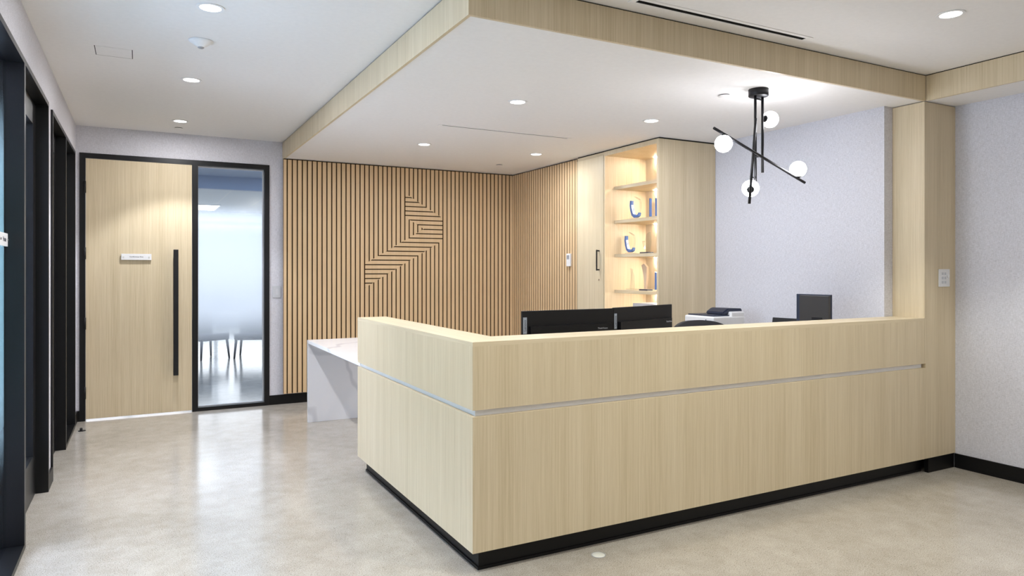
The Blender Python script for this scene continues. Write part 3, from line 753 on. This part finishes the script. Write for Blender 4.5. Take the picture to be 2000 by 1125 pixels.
globe((3.825, yp - 0.052, 2.064), (3.825, yp - 0.052, 2.004))
globe((3.624, yp, 2.382), (3.554, yp, 2.382))
globe((3.421, yp - 0.024, 1.919), (3.374, yp - 0.068, 1.901))

# ================================================================== CEILING FITTINGS
def downlight(x, y, zc, label, group='recessed downlights'):
    d = thing('downlight', label, 'downlight', (x, y, zc), group)
    MB().ring((x, y), 0.052, 0.068, zc - 0.004, zc + 0.0).build('trim_ring', 'trim_white', d)
    MB().lathe((x, y, zc), [(0, -0.0015), (0.0515, -0.0015), (0.0515, -0.0002), (0, -0.0002)], 40).build('lens', 'lamp_lens', d)
    return d
def spot(x, y, zc, beam, glow, cone=96, blend=0.32):
    """one downlight: a shaped beam and the wide soft spill of its lens; beam and glow are watts per colour channel"""
    for nm, typ, w in (('downlight_beam', 'SPOT', beam), ('downlight_glow', 'AREA', glow)):
        e = max(w)
        if e <= 0: continue
        l = bpy.data.lights.new(nm, typ); l.energy = e; l.color = tuple(c / e for c in w)
        if typ == 'SPOT': l.spot_size = math.radians(cone); l.spot_blend = blend; l.shadow_soft_size = 0.045
        else: l.shape = 'DISK'; l.size = 0.10
        o = bpy.data.objects.new(nm, l); C.objects.link(o); o.location = (x, y, zc - (0.012 if typ == 'SPOT' else 0.006))
BEAM = {'corridor': (84.0, 86.0, 93.0), 'soffit': (18.6, 18.8, 19.4), 'front': (86.0, 86.0, 78.0), 'back': (22.0, 21.5, 19.5)}
GLOW = {'corridor': (9.5, 9.4, 9.6), 'soffit': (10.6, 11.0, 12.0), 'front': (1.2, 1.1, 1.0), 'back': (9.5, 9.2, 8.6)}
def kind_of(x, y, z): return 'soffit' if z < 2.6 else 'corridor' if y > 3 else 'front' if (y > 1.5 and x > 1) else 'back'
VIS = [(0.317, 3.863, ZC, 'downlight in the main ceiling nearest the camera, left of the fascia'),
       (0.319, 5.393, ZC, 'middle downlight of the row in front of the oak door'),
       (0.319, 6.932, ZC, 'downlight in the main ceiling closest to the oak door'),
       (3.742, 2.14, ZC, 'downlight in the main ceiling at the upper right, past the long air slot'),
       (2.307, 4.243, ZS, 'downlight in the lowered ceiling between the two air slots'),
       (2.322, 6.084, ZS, 'downlight in the lowered ceiling in front of the slat feature wall'),
       (3.512, 6.070, ZS, 'downlight in the lowered ceiling in front of the narrow slat panel'),
       (3.518, 4.288, ZS, 'downlight in the lowered ceiling in front of the lit shelves')]
for x, y, z, lb in VIS:
    downlight(x, y, z, lb); k = kind_of(x, y, z); spot(x, y, z, BEAM[k], GLOW[k])
for x, y in ((2.03, 2.14), (0.318, 2.33), (0.318, 0.8), (2.03, 0.61), (3.742, 0.61), (0.318, -1.2), (2.03, -1.2), (3.742, -1.2)):
    k = kind_of(x, y, ZC); spot(x, y, ZC, BEAM[k], GLOW[k])

def cap(x, y, z, label, r=0.038):
    o = MB().lathe((x, y, z), [(0, -0.004), (r * .96, -0.004), (r, -0.0025), (r * .8, -0.0004), (0, -0.0004)], 32).build('sprinkler_cap', 'ceiling_paint')
    tag(o, label, 'sprinkler cap', 'flat round sprinkler caps')
def cap2(x, y, z, label):
    c = thing('sprinkler_cap', label, 'sprinkler cap', (x, y, z), 'round sprinkler caps')
    MB().lathe((x, y, z), [(0, -0.009), (0.040, -0.009), (0.041, -0.0075), (0.040, -0.006), (0, -0.006)], 36).build('cover_plate', 'ceiling_paint', c)
    MB().lathe((x, y, z), [(0, -0.006), (0.033, -0.006), (0.033, -0.0004), (0, -0.0004)], 36).build('shadow_ring', 'dark_gap', c)
cap2(0.321, 7.27, ZC, 'white sprinkler cap on the main ceiling above the oak door')
cap2(3.507, 6.878, ZS, 'white sprinkler cap on the lowered ceiling near the slatted corner')
cap2(3.43, 3.43, ZS, 'white sprinkler cap on the lowered ceiling beside the pendant light')
sn = thing('motion_sensor', 'white domed ceiling sensor between two downlights of the main ceiling', 'sensor', (0.314, 4.45, ZC))
MB().lathe((0.314, 4.45, ZC), [(0, -0.040), (0.018, -0.038), (0.030, -0.030), (0.050, -0.016), (0.066, -0.006), (0.068, -0.0004), (0, -0.0004)], 40).build('dome', 'trim_white', sn)
MB().lathe((0.314, 4.45, ZC), [(0, -0.046), (0.010, -0.0455), (0.017, -0.041), (0.018, -0.036), (0, -0.035)], 28).build('lens', 'grey_plastic', sn)
# access panel outline
apn = thing('access_panel', 'flush square access panel in the main ceiling at the upper left', 'access panel', (-0.14, 4.93, ZC))
MB().box(-0.238, 4.835, ZC - 0.0012, -0.044, 5.03, ZC - 0.0003).build('panel', 'ceiling_paint', apn)
b = MB(); w = 0.0035
b.box(-0.242, 4.831, ZC - 0.001, -0.238, 5.034, ZC - 0.0003); b.box(-0.044, 4.831, ZC - 0.001, -0.040, 5.034, ZC - 0.0003); b.box(-0.238, 5.03, ZC - 0.001, -0.044, 5.034, ZC - 0.0003)
b.build('shadow_gap', 'dark_gap', apn)
# linear air slots
def slot(x0, x1, y, z, hw, fl, label):
    s = thing('air_slot', label, 'air vent', ((x0 + x1) / 2, y, z), 'linear air slots in the ceiling')
    f = MB(); f.box(x0 - 0.03, y - hw - fl, z - 0.003, x1 + 0.03, y - hw, z - 0.0002); f.box(x0 - 0.03, y + hw, z - 0.003, x1 + 0.03, y + hw + fl, z - 0.0002)
    f.box(x0 - 0.03, y - hw, z - 0.003, x0, y + hw, z - 0.0002); f.box(x1, y - hw, z - 0.003, x1 + 0.03, y + hw, z - 0.0002)
    f.build('flange', 'ceiling_paint', s)
    MB().box(x0, y - hw, z - 0.0012, x1, y + hw, z - 0.0003).build('dark_slot', 'groove_black', s)
plain('groove_black', rgb(18, 17, 16), 0.9, spec=0.1)
slot(2.18, 3.39, 2.766, ZC, 0.015, 0.024, 'long dark linear air slot in the main ceiling in front of the fascia')
slot(2.14, 3.33, 5.205, ZS, 0.009, 0.016, 'thin linear air slot in the lowered ceiling above the desk area')

# ================================================================== SIGNS, SWITCHES, FLOOR BITS
ds = thing('door_sign', 'small white name plate fixed on the oak door', 'sign', (-0.03, YB - 0.009, 1.525))
MB().box(-0.157, YB - 0.030, 1.497, 0.097, YB - 0.018, 1.555, 0.001).build('plate', 'white_plastic', ds)
for x in (-0.137, 0.077):
    MB().tube((x, YB - 0.0085, 1.526), (x, YB - 0.034, 1.526), 0.006, 16).build('standoff', 'disc_steel', ds)
text_mesh('lettering', 'Conference One', 0.0170, 'ink', ds, (-0.030, YB - 0.0305, 1.527), FACE_MY)
ns = thing('door_sign', 'white name plate on the glass at the left edge', 'sign', (XL - 0.08, 4.1, 1.55))
gxp = XL - 0.105 + 0.044
MB().box(gxp + 0.006, 3.94, 1.515, gxp + 0.014, 4.160, 1.578, 0.001).build('plate', 'white_plastic', ns)
for y in (3.955, 4.150): MB().tube((gxp, y, 1.547), (gxp + 0.018, y, 1.547), 0.006, 14).build('standoff', 'chrome', ns)
text_mesh('lettering', 'Private', 0.032, 'ink', ns, (gxp + 0.0145, 4.066, 1.547), FACE_PX)

sw = thing('light_switch', 'white blank switch plate on the grey wall between door and slats', 'switch', (1.257, YB, 1.175))
MB().box(1.217, YB - 0.007, 1.112, 1.299, YB - 0.0005, 1.236, 0.002).build('plate', 'recess_grey', sw)
MB().box(1.241, YB - 0.0085, 1.142, 1.275, YB - 0.0068, 1.206, 0.0008).build('rocker', 'switch_grey', sw)

st = thing('door_stop', 'small black dome door stop on the floor near the door', 'door stop', (-0.446, 7.12, 0))
MB().lathe((-0.446, 7.12, 0), [(0, 0.004), (0.028, 0.004), (0.03, 0.002), (0.03, 0), (0, 0)], 24).build('base', 'black_metal', st)
MB().box(-0.462, 7.105, 0.004, -0.442, 7.135, 0.026, 0.004).build('bumper', 'mesh_black', st)
fd = thing('floor_cover', 'pale round cover disc set in the floor in front of the desk', 'floor cover', (1.988, 2.825, 0))
MB().lathe((1.988, 2.825, 0), [(0, 0.0022), (0.030, 0.0022), (0.032, 0.001), (0.032, 0), (0, 0)], 32).build('disc', 'disc_steel', fd)
MB().ring((1.988, 2.825), 0.0325, 0.036, 0.0, 0.0012, 32).build('rim', 'grey_plastic', fd)

# ================================================================== LIGHT
def area(name, loc, rot, sx, sy, power, col):
    l = bpy.data.lights.new(name, 'AREA'); l.shape = 'RECTANGLE'; l.size = sx; l.size_y = sy; l.energy = power; l.color = col
    o = bpy.data.objects.new(name, l); C.objects.link(o); o.location = loc; o.rotation_euler = rot; return o
# daylight through the long window behind the camera
area('window_daylight', (XL - 0.14, (WY0 + WY1) / 2, (WZ0 + WZ1) / 2), (0, -PI / 2, 0), WZ1 - WZ0, WY1 - WY0, 6, (0.88, 0.94, 1.0))
# meeting room: broad fill lamps added to brighten its floor, header and film
area('meeting_room_fill', (1.5, 13.5, 2.58), (0, 0, 0), 6.0, 5.0, 165, (0.68, 0.80, 1.0))
area('meeting_room_fill', (1.5, 9.2, 2.74), (0, 0, 0), 3.0, 1.6, 42, (0.50, 0.70, 1.0))
# offices on the left
area('office_daylight', (xo + 0.05, 3.9, 1.5), (0, -PI / 2, 0), 2.0, 2.4, 222, (0.70, 0.78, 1.0))
area('office_light', (-2.2, 6.5, ZC - 0.02), (0, 0, 0), 1.2, 1.2, 8, (0.85, 0.92, 1.0))

w = bpy.data.worlds.new('world'); bpy.context.scene.world = w; w.use_nodes = True
bg = w.node_tree.nodes.get('Background') or w.node_tree.nodes.new('ShaderNodeBackground')
bg.inputs[0].default_value = (0.75, 0.85, 1.0, 1); bg.inputs[1].default_value = 0.6

# ================================================================== CAMERA
cam = bpy.data.cameras.new('camera'); cam.sensor_width = 36.0; cam.lens = F_PX / 2000.0 * 36.0
cam.shift_y = (HOR - 562.5) / 2000.0; cam.clip_start = 0.02; cam.clip_end = 100
co = bpy.data.objects.new('camera', cam); C.objects.link(co)
co.location = (0, 0, CAM_H); co.rotation_euler = (PI / 2, 0, -CAM_YAW)
sc = bpy.context.scene; sc.camera = co
sc.view_settings.view_transform = 'Standard'; sc.view_settings.look = 'None'
sc.view_settings.gamma = 1.0; sc.view_settings.use_curve_mapping = False
sc.view_settings.exposure = 0.07
sc.cycles.max_bounces = 9; sc.cycles.diffuse_bounces = 6; sc.cycles.transparent_max_bounces = 12
sc.cycles.sample_clamp_indirect = 6.0
for o in bpy.data.objects:
    if '_base' in o: del o['_base']
